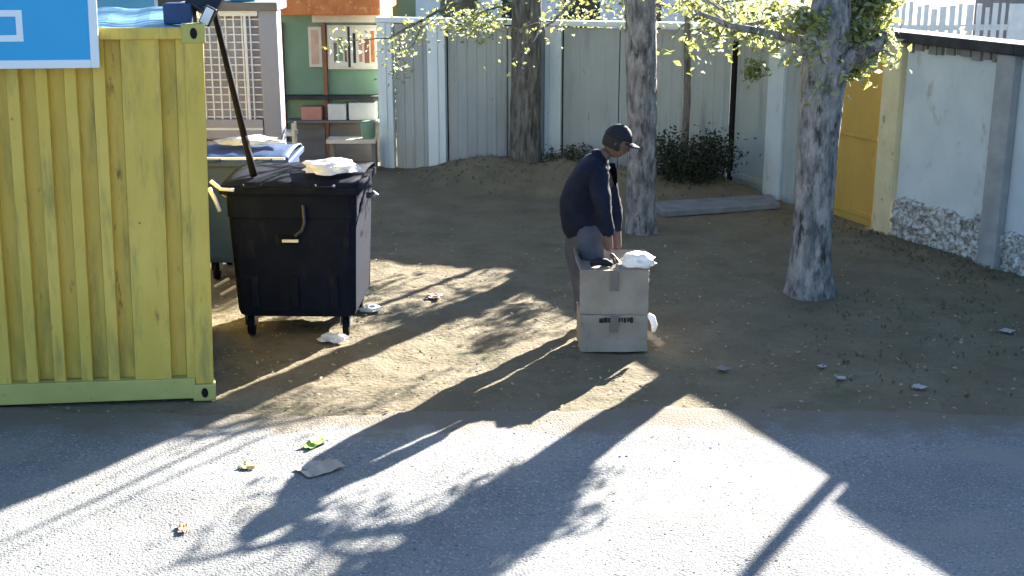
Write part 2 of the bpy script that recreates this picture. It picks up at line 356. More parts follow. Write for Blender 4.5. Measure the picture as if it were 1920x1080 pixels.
# ---------------------------------------------------------------- dumpsters
def dumpster(name, c, wid, dep, h, m, lidm, label, yawd=0, lid_open=0, mark=True):
    L = Vector(c); rt = thing(name, L, label, 'dumpster'); Mz = Matrix.Translation(L) @ Matrix.Rotation(R(yawd), 4, 'Z')
    x = wid / 2; y = dep / 2; t = .05; z0 = .17
    vs = []
    for (zz, k) in ((z0, .90), (z0 + .05, .93), (h * .8, .985), (h * .80 + .01, 1.0), (h, 1.0)):
        r = .05
        ring = [(x*k - r, -y*k), (x*k, -y*k + r), (x*k, y*k - r), (x*k - r, y*k), (-x*k + r, y*k), (-x*k, y*k - r), (-x*k, -y*k + r), (-x*k + r, -y*k)]
        vs += [Mz @ Vector((a, bb, zz)) for a, bb in ring]
    fs = []
    for i in range(4):
        for k in range(8): fs.append((i*8 + k, i*8 + (k+1) % 8, i*8 + 8 + (k+1) % 8, i*8 + 8 + k))
    fs.append(tuple(range(8))[::-1]); fs.append(tuple(range(32, 40)))
    b = MB(); b.add(vs, fs)
    for xx in (-x * .62, 0, x * .62):                      # pressed ribs low on the front
        if mark: b.box((xx - .03, -y * .965 - .012, z0 + .08), (xx + .03, -y * .93, h * .42), Mz)
    b.build('body', m, rt, bevel=.012)
    b = MB(); b.box((-x - .035, -y - .035, h - .045), (x + .035, -y + .01, h + .012), Mz); b.box((-x - .035, y - .01, h - .045), (x + .035, y + .035, h + .012), Mz)
    b.box((-x - .035, -y + .01, h - .045), (-x + .01, y - .01, h + .012), Mz); b.box((x - .01, -y + .01, h - .045), (x + .035, y - .01, h + .012), Mz)
    b.build('rim', m, rt, bevel=.012)
    # domed lid
    vs = []; fs = []; nx = 10; ny = 10
    for j in range(ny + 1):
        for i in range(nx + 1):
            u = -1 + 2 * i / nx; v = -1 + 2 * j / ny
            zz = h + .02 + .035 * (1 - v * v) ** .6 + .012 * (1 if (i % 3 == 1 and abs(v) < .85) else 0)
            vs.append(Mz @ Vector((u * (x + .02), v * (y + .02), zz)))
    for j in range(ny):
        for i in range(nx):
            a = j * (nx+1) + i; fs.append((a, a+1, a+nx+2, a+nx+1))
    b = MB(); b.add(vs, fs, True); o = b.build('lid', lidm, rt); mm = o.modifiers.new('s', 'SOLIDIFY'); mm.thickness = .012
    for s_ in (-.55, .55):
        b = MB(); b.tube([Mz @ Vector((s_*x - .07, -y - .03, h + .03)), Mz @ Vector((s_*x - .06, -y - .07, h + .02)), Mz @ Vector((s_*x + .06, -y - .07, h + .02)), Mz @ Vector((s_*x + .07, -y - .03, h + .03))], .011, 8); b.build('lid_handle', lidm, rt)
    for sx_ in (-1, 1):
        b = MB(); b.tube([Mz @ Vector((sx_*(x + .03), -.1, h - .12)), Mz @ Vector((sx_*(x + .085), -.1, h - .12)), Mz @ Vector((sx_*(x + .10), -.1, h - .10))], [.024, .024, .03], 10); b.build('trunnion', M['steel'], rt)
        for sy in (-1, 1):
            cx, cy = sx_ * (x - .12), sy * (y - .12)
            b = MB(); b.lathe(Mz @ Vector((cx - .025, cy, .085)), [(.05, 0), (.083, .005), (.083, .045), (.05, .05)], 18, 'X'); wz = b.build('wheel', M['rubber'], rt)
            b = MB(); b.box((cx - .04, cy - .05, .09), (cx - .032, cy + .05, z0 + .01), Mz); b.box((cx + .032, cy - .05, .09), (cx + .04, cy + .05, z0 + .01), Mz); b.box((cx - .04, cy - .05, z0 + .01), (cx + .04, cy + .05, z0 + .018), Mz); b.build('wheel_fork', M['steel'], rt)
    return rt, Mz
dl = G(440, 640); dr = G(662, 640); dw = (dr - dl).length
D0 = Vector(((dl.x + dr.x) / 2 + .03, dl.y + .50, 0))
dump, DM = dumpster('dumpster', D0, .97, .92, 1.17, M['bin'], M['bin'], 'large black wheeled dumpster standing beside the container', yawd=-2)
y0 = -.95/2
b = MB(); b.tube([DM @ Vector(q) for q in ((.10, y0 - .012, 1.05), (.105, y0 - .012, .92), (.085, y0 - .010, .86), (.03, y0 - .008, .815))], .013, 6); b.build('front_handle', mat('grey_plastic', (.05,.05,.06), rough=.6), dump)
b = MB(); b.box((-.07, y0 - .0035, .765), (.05, y0 + .02, .785), DM); b.build('sticker', M['carton'], dump)
b = MB(); b.box((-.10, y0 - .003, .80), (.06, y0 + .02, .815), DM); b.build('embossed_bar', M['rubber'], dump)
# handle at the left, its sunlit glint painted white
b = MB(); b.tube([DM @ Vector(q) for q in ((-.60, -.44, 1.16), (-.55, -.50, 1.10), (-.52, -.49, 1.00))], .016, 8); b.tube([DM @ Vector(q) for q in ((-.58, -.46, 1.22), (-.50, -.50, 1.17), (-.40, -.51, 1.165))], .014, 8); b.build('lit_handle', M['white'], dump)
B0 = Vector((P(470, 300, 11.25).x, 11.3, 0))
bb, BM = dumpster('dumpster', B0 + Vector((-.03, 0, 0)), .80, .75, 1.08, M['bluebin'], M['bluebin'], 'dark blue wheeled dumpster with highlight painted on its lid edge behind the black dumpster', mark=False)
B1 = Vector((P(620, 300, 11.5).x, 11.2, 0))
b = MB(); b.bar(BM @ Vector((-.44, -.42, 1.115)), BM @ Vector((.40, -.42, 1.115)), .018, .02); b.build('lid_highlight', M['white'], bb)  # white bar painted in for the sunlit edge of the lid

def crumple(name, c, size, m, label, cat, seed, flat=.5, res=3, amp=.5):
    import bmesh
    bm = bmesh.new(); bmesh.ops.create_icosphere(bm, subdivisions=res, radius=1)
    for v in bm.verts:
        q = v.co.copy(); k = 1 + amp * noise.noise(q * 1.7 + Vector((seed, 0, 0))) + amp * .6 * noise.noise(q * 4 + Vector((0, seed, 0)))
        v.co = Vector((q.x * size[0] * k, q.y * size[1] * k, max(-.35 * size[2], q.z * size[2] * k)))
    me = bpy.data.meshes.new(name); bm.to_mesh(me); bm.free(); me.materials.append(m)
    for p in me.polygons: p.use_smooth = (seed % 2 == 0)
    o = bpy.data.objects.new(name, me); C.objects.link(o); o.location = c
    return tag(o, label, cat)
q = P(612, 318, 9.45); crumple('plastic_bag', (q.x, 9.6, 1.27), (.22, .19, .055), M['bag'], 'flattened white plastic bag lying on the black dumpster lid', 'plastic bag', 3)
q = P(470, 264, 11.4); crumple('plastic_bag', (q.x, 11.35, 1.19), (.28, .15, .04), M['bag'], 'long white lump standing in for the highlight on the blue dumpster lid', 'plastic bag', 8)  # white lump added for the sun highlight along the lid
q = G(625, 640); crumple('plastic_bag', (q.x, q.y - .02, .03), (.10, .06, .035), M['bag'], 'white plastic bag on the ground under the black dumpster', 'plastic bag', 5)
q = G(690, 585); crumple('plastic_bag', (q.x + .02, q.y, .03), (.09, .07, .03), M['bag'], 'white plastic bag on sunlit ground beside the black dumpster', 'plastic bag', 11)

# leaning pole
pl0 = P(476, 330, 9.45); pl1 = P(398, 4, 10.05)
pd = (pl1 - pl0)
pt = thing('leaning_pole', pl0, 'long dark metal pole leaning from the black dumpster to the container roof', 'pole')
b = MB(); b.tube([pl0, pl0 + pd * .5, pl0 + pd * 1.3], [.026, .026, .025], 10); b.build('shaft', M['rubber'], pt)
b = MB(); b.tube([pl0 - pd.normalized() * .0, pl0 + pd * .22], [.027, .027], 10); b.build('grip', M['rubber'], pt)

# ---------------------------------------------------------------- grey lattice kiosk behind the bins
Yk = 13.0
def kx(px, py=150, Y=Yk): return P(px, py, Y).x
def kz(py, Y=Yk): return P(960, py, Y).z
ck = thing('storage_cage', (kx(450), Yk + .6, 0), 'grey storage booth with white wire lattice front beside the container', 'storage booth')
b = MB(); b.box((kx(340), Yk + .08, 0), (kx(490), Yk + .25, kz(22))); b.build('wall', M['lilac'], ck, bevel=.01)
b = MB(); b.box((kx(490), Yk, 0), (kx(524), Yk + .25, kz(18))); b.build('corner_panel', mat('blue_grey_panel', (.26,.27,.32), (.33,.34,.40), 2, .6, stretch=(1,1,.4)), ck, bevel=.01)
b = MB(); z0k, z1k = kz(235), kz(30)
xx = kx(350)
while xx < kx(490) - .02: b.box((xx, Yk + .02, z0k), (xx + .014, Yk + .034, z1k)); xx += .082
zz = z0k
while zz < z1k: b.box((kx(350), Yk + .035, zz), (kx(489), Yk + .045, zz + .012)); zz += .075
b.build('lattice', M['lattice'], ck)
b = MB(); b.box((kx(345), Yk - .01, z0k - .05), (kx(489), Yk + .06, z0k)); b.box((kx(345), Yk - .01, z1k), (kx(489), Yk + .06, z1k + .05)); b.box((kx(462), Yk - .005, z0k), (kx(467), Yk + .018, z1k)); b.build('frame', M['lattice'], ck)
b = MB()
for k in range(4): b.box((kx(345), Yk - .012, kz(300) + k * .11), (kx(489), Yk + .078, kz(300) + k * .11 + .085))
b.build('lower_slats', M['lilac'], ck, bevel=.006)
b = MB(); b.box((kx(345), Yk - .06, kz(20)), (kx(528), Yk + .5, kz(4))); b.build('roof', M['greybrown'], ck, bevel=.01)
bx = MB(); bx.box((kx(436), Yk + .1, kz(4) + .003), (kx(482), Yk + .5, kz(-60))); tag(bx.build('crate', mat('teal_crate', (.05,.25,.3), (.07,.32,.36), 8, .6), None, loc=(kx(459), Yk + .3, kz(4)), bevel=.01), 'teal crate on the roof of the lattice booth', 'crate')

# ---------------------------------------------------------------- green kiosk
Yg = 17.1
def gx(px, py=150): return P(px, py, Yg).x
def gz(py): return P(960, py, Yg).z
kg = thing('market_kiosk', (gx(620), Yg + 1, 0), 'green market kiosk with orange fascia and cream window posters', 'kiosk')
b = MB(); b.box((gx(527), Yg + .06, gz(300)-.3), (gx(713), Yg + 2, gz(26))); b.build('wall', M['green'], kg)
b = MB(); b.box((gx(520), Yg - .25, gz(26)), (gx(720), Yg + 2.1, gz(-45))); b.build('fascia', M['orange'], kg, bevel=.01)
b = MB(); b.box((gx(590), Yg - .02, gz(42)), (gx(714), Yg + .055, gz(28))); b.build('lintel', M['cream'], kg, bevel=.006)
for (a, c_) in ((607, 614), (527, 534)):
    b = MB(); b.box((gx(a), Yg - .03, 0), (gx(c_), Yg + .055, gz(42) - .003)); b.build('post', M['brown'], kg, bevel=.004)
b = MB(); b.box((gx(581), Yg, gz(126)), (gx(606), Yg + .05, gz(50))); w1 = b.build('side_window', M['cream'], kg, bevel=.005)
b = MB(); b.box((gx(586), Yg - .006, gz(120)), (gx(600), Yg + .01, gz(56))); b.build('pane', mat('peach_pane', (.5,.3,.2), (.6,.4,.28), 8, .4), w1)
b = MB(); b.box((gx(616), Yg, gz(130)), (gx(710), Yg + .05, gz(47))); w2 = b.build('window', M['cream'], kg, bevel=.005)
for (a, c_) in ((619, 655), (659, 706)):
    b = MB(); b.box((gx(a), Yg - .005, gz(124)), (gx(c_), Yg + .01, gz(52))); b.build('pane', M['poster'], w2)
b = MB()
b.box((gx(654.5), Yg - .012, gz(126)), (gx(658.5), Yg + .01, gz(50))); b.build('mullion', M['beam'], w2)
rnd = random.Random(5)
for k, (a, c_, t0, t1) in enumerate(((628, 634, 116, 80), (637, 645, 114, 70), (648, 652, 116, 86), (664, 669, 118, 62), (675, 681, 116, 66), (685, 694, 118, 74), (697, 704, 116, 58))):
    b = MB(); b.box((gx(a), Yg - .010, gz(t0)), (gx(c_), Yg - .002, gz(t1))); b.build('shown_goods', [M['greybrown'], M['green'], M['brown'], M['beam'], M['ginger'], M['brown'], M['orange']][k], w2)
b = MB(); b.box((gx(534) + .002, Yg - .15, gz(184)), (gx(712), Yg + .055, gz(178))); b.build('counter', M['beam'], kg, bevel=.004)
b = MB(); b.box((gx(540), Yg - .22, gz(222) - .03), (gx(711), Yg + .02, gz(222))); b.build('lower_shelf', M['greybrown'], kg, bevel=.004)
for (a, c_) in ((545, 606), (615, 711)):
    b = MB(); b.box((gx(a), Yg - .02, 0), (gx(c_), Yg + .058, gz(226))); b.build('lower_board', M['greybrown'], kg, bevel=.004)
def carton(px0, px1, py0, py1, m, label):
    b = MB(); b.box((gx(px0), Yg - .18, gz(py1)), (gx(px1), Yg - .02, gz(py0))); o = b.build('carton', m, None, loc=(gx((px0+px1)/2), Yg - .1, gz(py1)), bevel=.006)
    tag(o, label, 'carton', 'cartons on the kiosk shelf'); return o
carton(566, 604, 197, 221.6, M['ginger'], 'salmon carton on the kiosk shelf left of the brown post')
carton(616, 650, 192, 221.6, M['carton'], 'small white carton on the kiosk shelf')
carton(655, 706, 190, 221.6, M['carton'], 'wide white carton at the right end of the kiosk shelf')
b = MB(); b.box((gx(622), Yg - .75, .36), (gx(712), Yg - .45, .41)); bt = thing('bench', (gx(667), Yg - .6, 0), 'low pale bench in front of the green kiosk', 'bench'); b.build('seat', M['cream'], bt, bevel=.005)
for px in (628, 704):
    b = MB(); b.box((gx(px), Yg - .72, 0), (gx(px) + .05, Yg - .48, .358)); b.build('leg', M['greybrown'], bt)
q = Vector((gx(697), Yg - .6, 0))
b = MB(); b.lathe(q + Vector((0, 0, .413)), [(.07, 0), (.09, .02), (.10, .2), (.085, .215)], 12); tag(b.build('bucket', M['green'], None, loc=q + Vector((0, 0, .413))), 'small green bucket on the pale bench by the kiosk', 'bucket')
# bits left of the bench: a small crate stack
q = Vector((gx(550), Yg - .9, 0))
b = MB()
for k in range(4): b.box((q.x - .16, q.y - .12, .02 + k * .16), (q.x + .16, q.y + .12, .07 + k * .16))
for sx_ in (-.15, .12):
    for sy in (-.11, .08): b.box((q.x + sx_, q.y + sy, 0), (q.x + sx_ + .03, q.y + sy + .03, .66))
tag(b.build('slatted_crate', M['cream'], None, loc=q), 'tall slatted wooden crate standing left of the kiosk bench', 'crate')

# ---------------------------------------------------------------- back fence and right-hand wall
FA = Vector((-1.64, 16.75, 0)); FB = Vector((2.70, 15.55, 0)); FD = Vector((6.6, 6.66, 0))
dAB = (FB - FA).normalized(); nAB = Vector((dAB.y, -dAB.x, 0))      # towards the camera
dBD = (FD - FB).normalized(); nBD = Vector((dBD.y, -dBD.x, 0))
def hitline(px, py, A, d, off=0):
    """distance along the line A+d*s where the pixel column crosses"""
    r = ray(px, py); n = Vector((d.y, -d.x, 0)); A2 = A + n * off
    t = (A2 - Vector((0, 0, 0))).dot(n) / Vector((r.x, r.y, 0)).dot(n)
    return (Vector((r.x, r.y, 0)) * t - A2).dot(d)
def fbox(mb, A, d, s0, s1, o0, o1, z0, z1):
    n = Vector((d.y, -d.x, 0)); q = lambda s, o, z: A + d * s + n * o + Vector((0, 0, z))
    vs = [q(s0,o1,z0),q(s1,o1,z0),q(s1,o0,z0),q(s0,o0,z0),q(s0,o1,z1),q(s1,o1,z1),q(s1,o0,z1),q(s0,o0,z1)]
    return mb.add(vs, [(0,3,2,1),(4,5,6,7),(0,1,5,4),(1,2,6,5),(2,3,7,6),(3,0,4,7)])
HB = 1.90
fr = thing('sheet_metal_fence', (FA + FB) / 2, 'grey sheet metal fence with pale posts behind the trees', 'fence')
LAB = (FB - FA).length
S = lambda px: hitline(px, 180, FA, dAB)
posts = [(714, 741), (806, 839), (1024, 1054)]
edges = []
for a, c_ in posts:
    s0, s1 = S(a), S(c_)
    b = MB(); fbox(b, FA, dAB, s0, s1, 0, .09, -.05, HB - .03)
    fbox(b, FA, dAB, s0 + (s1-s0)*.3, s0 + (s1-s0)*.62, .09, .105, -.05, HB - .03); b.build('post', M['post'], fr, bevel=.008); edges.append((s0, s1))
def ribbed(mb, A, d, s0, s1, o, z0, z1, period=.13, dep=.012):
    n = Vector((d.y, -d.x, 0)); s = s0; prof = []
    while s < s1:
        prof += [(s, 0), (min(s + period * .6, s1), 0), (min(s + period * .7, s1), dep), (min(s + period * .9, s1), dep)]; s += period
    prof.append((s1, 0)); vs = []; fs = []
    for z in (z0, (z0 + z1) / 2, z1):
        for (ss, dd) in prof: vs.append(A + d * ss + n * (o + dd + .01 * noise.noise(Vector((ss * 2, z * 2, 0)))) + Vector((0, 0, z)))
    m_ = len(prof)
    for k in range(2):
        for i in range(m_ - 1): fs.append((k*m_ + i, k*m_ + i + 1, (k+1)*m_ + i + 1, (k+1)*m_ + i))
    mb.add(vs, fs)
pan = [(edges[0][1] + .015, edges[1][0] - .02), (edges[1][1] + .02, S(952)), (S(952) + .012, edges[2][0] - .02), (edges[2][1] + .02, S(1160)), (S(1160) + .012, LAB - .06)]
for k, (s0, s1) in enumerate(pan):
    b = MB(); ribbed(b, FA, dAB, s0, s1, .02, -.02, HB - .05, dep=(.012, .007, .007, .004, .005)[k]); fbox(b, FA, dAB, s0, s1, -.02, .005, .0, HB - .06); b.build('panel', M['sheet'], fr)
b = MB(); fbox(b, FA, dAB, edges[0][1], LAB - .06, -.05, -.03, 0, HB - .06); b.build('gap_backing', M['black'], fr)  # black sheet behind the panels so their gaps look dark
b = MB(); fbox(b, FA, dAB, edges[0][0] - .01, LAB - .02, -.05, .12, HB - .028, HB + .035); b.build('cap_rail', M['post'], fr, bevel=.008)

wl = thing('yard_wall', (FB + FD) / 2, 'long pale blue plastered yard wall with crumbling base on the right', 'wall')
HW = 2.0
T = lambda px: hitline(px, 250, FB, dBD)
LBD = (FD - FB).length
b = MB(); fbox(b, FB, dBD, T(1690), LBD, -.15, .0, .34, HW - .06); b.build('plaster_panel', M['plaster'], wl)
# crumbling base, rough mesh
vs = []; fs = []; s0 = T(1690); s1 = LBD; n = 260; rws = 16
for i in range(n + 1):
    s = s0 + (s1 - s0) * i / n; top = .40 + .12 * noise.noise(Vector((s * 2.3, 0, 0))) + .07 * noise.noise(Vector((s * 9, 3, 0)))
    for j in range(rws + 1):
        z = -.05 + (top + .05) * j / rws
        o = .035 + .05 * noise.noise(Vector((s * 7, z * 9, 2))) + .03 * noise.noise(Vector((s * 19, z * 22, 5)))
        if j == rws: o = -.01
        vs.append(FB + dBD * s + nBD * o + Vector((0, 0, z)))
for i in range(n):
    for j in range(rws):
        a = i * (rws+1) + j; fs.append((a, a + rws + 1, a + rws + 2, a + 1))
b = MB(); b.add(vs, fs); b.build('crumbling_base', M['brick'], wl)
s0, s1 = T(1870), T(1904)
for ss in (s0, s0 + 2.2, s0 + 4.4):
    if ss + .2 < LBD:
        b = MB(); fbox(b, FB, dBD, ss, ss + (s1 - s0), .003, .10, -.05, HW - .06); b.build('pillar', mat('grey_pillar', (.26,.26,.25), (.34,.34,.33), 5, .9, bump=.3, bscale=20), wl, bevel=.012)
b = MB(); fbox(b, FB, dBD, T(1620), T(1904), -.2, .13, HW - .055, HW + .045); b.build('coping_beam', M['beam'], wl, bevel=.01)
b = MB(); fbox(b, FB, dBD, T(1904) + .003, LBD, -.2, .13, HW - .055, HW + .045); fbox(b, FB, dBD, T(1904) + .4, LBD, -.14, .03, HW + .05, HW + .20); b.build('coping_beam', M['beam'], wl, bevel=.01)
vs=[];
b = MB(); rn = random.Random(4)
s = T(1690)
while s < LBD - .1:                         # broken mortar under the coping
    l_ = rn.uniform(.03, .12); fbox(b, FB, dBD, s, s + l_, .001, rn.uniform(.02, .05), HW - .06 - rn.uniform(.03, .10), HW - .057); s += l_ + rn.uniform(0, .05)
b.build('mortar_lump', M['concrete'], wl)

dg = thing('ochre_gate', FB + dBD * T(1610), 'ochre yellow metal gate between the large tree and the pale wall', 'gate')
s0, s1 = T(1500), T(1650)
b = MB(); fbox(b, FB, dBD, s0, s1 - .01, -.06, -.02, -.04, HW - .08); b.build('leaf', M['ochre'], dg, bevel=.006)
for z in (.08, .9, 1.75):
    b = MB(); fbox(b, FB, dBD, s0 + .02, s1 - .03, -.02, .0, z, z + .05); b.build('cross_bar', M['ochre'], dg, bevel=.005)
s0p, s1p = T(1655), T(1688)
b = MB(); fbox(b, FB, dBD, s0p, s1p, -.1, .06, -.05, HW - .06); b.build('gate_post', M['beige'], dg, bevel=.01)
# grey gate leaves nearer the corner
gg = thing('grey_gate', FB + dBD * T(1420), 'grey sheet gate with beige post left of the large tree', 'gate')
b = MB(); fbox(b, FB, dBD, .05, T(1442), -.02, .02, -.04, HW - .06); b.build('leaf', M['sheet'], gg, bevel=.006)
for z in (.10, HW - .2):
    b = MB(); fbox(b, FB, dBD, .05, T(1442), .021, .04, z, z + .06); b.build('cross_bar', M['sheet'], gg)
b = MB(); fbox(b, FB, dBD, T(1445), T(1474), -.06, .08, -.05, HW - .02); b.build('gate_post', M['plaster'], gg, bevel=.01)
b = MB(); fbox(b, FB, dBD, T(1476), T(1498), -.06, .04, -.05, HW - .04); b.build('inner_post', M['sheet'], gg, bevel=.01)
b = MB(); fbox(b, FB, dBD, 0.02, T(1620) - .01, -.08, .09, HW - .05, HW + .03); b.build('cap_rail', M['post'], gg, bevel=.008)
b = MB(); fbox(b, FB, dBD, -.03, .04, -.04, .05, 0, HW - .052); b.build('corner_gap', M['black'], gg)  # black bar painted in for the dark gap at the corner
# low kerb slabs
b = MB(); k0 = G(1245, 408); k1 = G(1462, 392)
b.add([k0, k1, k1 + Vector((0, .5, 0)), k0 + Vector((-.15, .5, 0)), k0 + Vector((0,0,.07)), k1 + Vector((0,0,.07)), k1 + Vector((0,.5,.07)), k0 + Vector((-.15,.5,.07))], [(0,3,2,1),(4,5,6,7),(0,1,5,4),(1,2,6,5),(2,3,7,6),(3,0,4,7)])
tag(b.build('concrete_slab', M['concrete'], None, loc=(k0 + k1) / 2, bevel=.012), 'low concrete slab on the dirt in front of the grey gate', 'slab')

# utility pole at the right wall
pp = G(1888, 538)
pp = FB + dBD * (T(1888) - .1) - nBD * .72
ut = thing('utility_pole', pp, 'dark steel pole on a concrete stub rising behind the wall at the right', 'pole')
b = MB(); b.tube([pp, pp + Vector((0, 0, 1.95))], [.05, .05], 12); b.build('stub', M['concrete'], ut)
b = MB(); b.tube([pp + Vector((0, 0, 1.9)), pp + Vector((0, 0, 3)), pp + Vector((0, 0, 6.2))], [.056, .05, .045], 12); b.build('shaft', M['beam'], ut)
b = MB(); b.bar(pp + Vector((-.5, -.15, 5.7)), pp + Vector((.5, .15, 5.7)), .07); b.build('crossarm', M['beam'], ut)
b = MB(); b.box((pp.x - .075, pp.y - .075, 1.84), (pp.x + .075, pp.y + .075, 1.94)); b.build('clamp', M['beam'], ut, bevel=.005)

# ---------------------------------------------------------------- trees
def leafcloud(mb, pts, n, size, rnd, spread=.25, droop=0):
    for _ in range(n):
        c = Vector(rnd.choice(pts)) + Vector((rnd.gauss(0, spread), rnd.gauss(0, spread), rnd.gauss(0, spread * .8) - droop))
        a = Vector((rnd.gauss(0, 1), rnd.gauss(0, 1), rnd.gauss(0, .7))).normalized()
        s_ = size * rnd.uniform(.6, 1.25)
        t_ = a.cross(Vector((rnd.gauss(0, 1), rnd.gauss(0, 1), rnd.gauss(0, 1)))).normalized(); nn = a.cross(t_) * .18 * s_
        mb.cur = rnd.randint(0, 1)
        mb.add([c - a * s_ * .5, c - t_ * s_ * .26 - nn, c + a * s_ * .12 - t_ * s_ * .24 - nn, c + a * s_ * .55, c + a * s_ * .12 + t_ * s_ * .24 - nn, c + t_ * s_ * .26 - nn], [(0, 1, 2, 3), (0, 3, 4, 5)])
def limb(mb, p0, d, L, r0, r1, rnd, segs=8, bend=.18, n=9, up=.02):
    pts = [Vector(p0)]; rr = [r0]; d = Vector(d).normalized()
    for i in range(segs):
        d = (d + Vector((rnd.gauss(0, bend), rnd.gauss(0, bend), rnd.gauss(0, bend) * .6 + up))).normalized()
        pts.append(pts[-1] + d * L / segs); rr.append(r0 + (r1 - r0) * (i + 1) / segs)
    mb.tube(pts, rr, n, wob=.12, seed=rnd.random() * 20); return pts, d
def tree(base, path, rads, seed, label, group=None, streak_stems=0, mass=(), crown=True, crown_h=4.6, low=(), lowleaf=260, barkm='bark', flare=1.35, cl=5200, crown_r=1.7, lm=('leaf', 'leafpale'), lsz=.075):
    rnd = random.Random(seed); base = Vector(base)
    t = thing('tree', base, label, 'tree', group)
    tb = MB(); K = 60; pts = []; rr = []
    for i in range(K + 1):
        f = i / K * (len(path) - 1); a = min(int(f), len(path) - 2); u = f - a
        p = Vector(path[a]).lerp(Vector(path[a+1]), u); r = rads[a] * (1 - u) + rads[a+1] * u
        z = p.z; r *= 1 + (flare - 1) * math.exp(-z / .22)
        pts.append(base + Vector((p.x, p.y, p.z - .06))); rr.append(r)
    vs = []; fs = []; N = 72; Z = 150
    for i in range(Z + 1):
        f = i / Z * (len(pts) - 1); a0 = min(int(f), len(pts) - 2); u = f - a0
        c = pts[a0].lerp(pts[a0 + 1], u); r0 = rr[a0] * (1 - u) + rr[a0 + 1] * u; h = c.z - base.z
        for k in range(N):
            a = 2 * math.pi * k / N; ca, sa = math.cos(a), math.sin(a)
            big = .10 * noise.noise(Vector((ca * .9, sa * .9, h * 1.1 + seed)))
            n1 = noise.noise(Vector((ca * 4.2, sa * 4.2, h * 2.6 + seed * 3))); n2 = noise.noise(Vector((ca * 9, sa * 9, h * 7 + seed)))
            ridge = -.10 * max(0, 1 - abs(n1) * 5) + .045 * n2
            root = .32 * math.exp(-max(h, 0) / .13) * max(0, noise.noise(Vector((ca * 1.7, sa * 1.7, seed * 7))) + .25)
            knot = .16 * math.exp(-((h - 1.25) / .09) ** 2 - ((a - 4.4) / .4) ** 2)
            r_ = r0 * (1 + big + ridge + root + knot); vs.append(c + Vector((ca * r_, sa * r_, 0)))
    for i in range(Z):
        for k in range(N):
            A = i * N + k; B = i * N + (k + 1) % N; fs.append((A, B, B + N, A + N))
    fs.append(tuple(Z * N + k for k in range(N))); tb.add(vs, fs, True)
    tb.build('trunk', M[barkm], t)
    top = pts[-1]; lb = MB(); tips = []; lowtips = []
    for (z, d, L, r0) in low:
        i = min(range(len(pts)), key=lambda k: abs(pts[k].z - z))
        ps, d2 = limb(lb, pts[i], d, L, r0, r0 * .3, rnd, up=-.01); lowtips += ps[3:]
        for q in ps[3:]:
            p2, _ = limb(lb, q, Vector(d) * .4 + Vector((rnd.gauss(0, .6), rnd.gauss(0, .4), rnd.uniform(-.9, .2))), L * .35, r0 * .25, .003, rnd, 4, .2, 5, -.08); lowtips += p2[1:]
    if crown:
        for k in range(7):
            a = 2 * math.pi * k / 7 + rnd.random(); z0 = rnd.uniform(.72, 1) * top.z; i = min(range(len(pts)), key=lambda q: abs(pts[q].z - z0))
            ps, d2 = limb(lb, pts[i], (math.cos(a) * .55, math.sin(a) * .55, 1), rnd.uniform(1.6, 2.3), rads[-1] * .6, .02, rnd)
            tips += ps[3:]
            for q in ps[3:]:
                p2, _ = limb(lb, q, (rnd.gauss(0, 1), rnd.gauss(0, 1), .35), rnd.uniform(.6, 1.1), .018, .005, rnd, 5, .2, 5); tips += p2[2:]
    for k in range(streak_stems):                     # unseen upright stems on the low branches, added to cast shadow streaks
        q = rnd.choice(lowtips); q = Vector((q.x, q.y, max(q.z, 2.45))); ps, _ = limb(lb, q, (rnd.gauss(0, .05), rnd.gauss(0, .05), 1), rnd.uniform(.6, 1.5), rnd.uniform(.008, .02), .004, rnd, 6, .03, 6)
    if lb.v: lb.build('branches', M[barkm], t)
    cb = MB()
    if tips:
        tips = [q for q in tips if q.z > crown_h]
        leafcloud(cb, tips, cl, lsz, rnd, .24)
    if lowtips: leafcloud(cb, lowtips, lowleaf, lsz, rnd, .10, .03)
    for (c_, rad, n_) in mass:                  # dense leaf clumps
        pp_ = []
        for _ in range(400):
            q = Vector((rnd.gauss(0, .45), rnd.gauss(0, .45), rnd.gauss(0, .45)))
            if q.length < 1: pp_.append(Vector((c_[0] + q.x * rad[0], c_[1] + q.y * rad[1], c_[2] + q.z * rad[2])))
        leafcloud(cb, pp_, n_, lsz, rnd, .035)
    if cb.v: cb.build('crown', [M[lm[0]], M[lm[1]]], t)
    return t, pts
GR = 'trees in the yard'
# tree by the back fence
b1 = G(985, 335)
tree(b1, [(0,0,0), (.0,0,1.2), (.02,0,2.6), (.05,0,4.4)], [.20,.185,.18,.14], 3, 'dark bare trunked tree before the back fence, leftmost of the three', GR, crown_h=4.6,
     low=[(2.35, (-1, -.5, .05), 1.9, .035), (2.2, (-1, -.2, -.10), .8, .02), (2.5, (.9, -.2, .1), .9, .025)], lowleaf=1050, cl=4200, lm=('leafpale', 'leaf'), lsz=.065)
b2 = G(1202, 436)
tree(b2, [(0,0,0), (-.02,0,1.2), (-.07,0,2.4), (-.12,0,4.3)], [.145,.145,.165,.13], 9, 'middle tree directly behind the stooping person', GR, crown_h=3.6,
     low=[(2.5, (-1, .15, .05), 1.1, .03), (2.55, (.7, .3, .1), .9, .03), (2.8, (-1, .1, .15), 1.3, .03), (2.6, (1, -.1, .1), 1.0, .03), (2.7, (-1,-.5,.05), 1.3, .03)], lowleaf=600, streak_stems=16, cl=4200, barkm='barkgrey', lsz=.06, flare=1.2)
b3 = G(1516, 549)
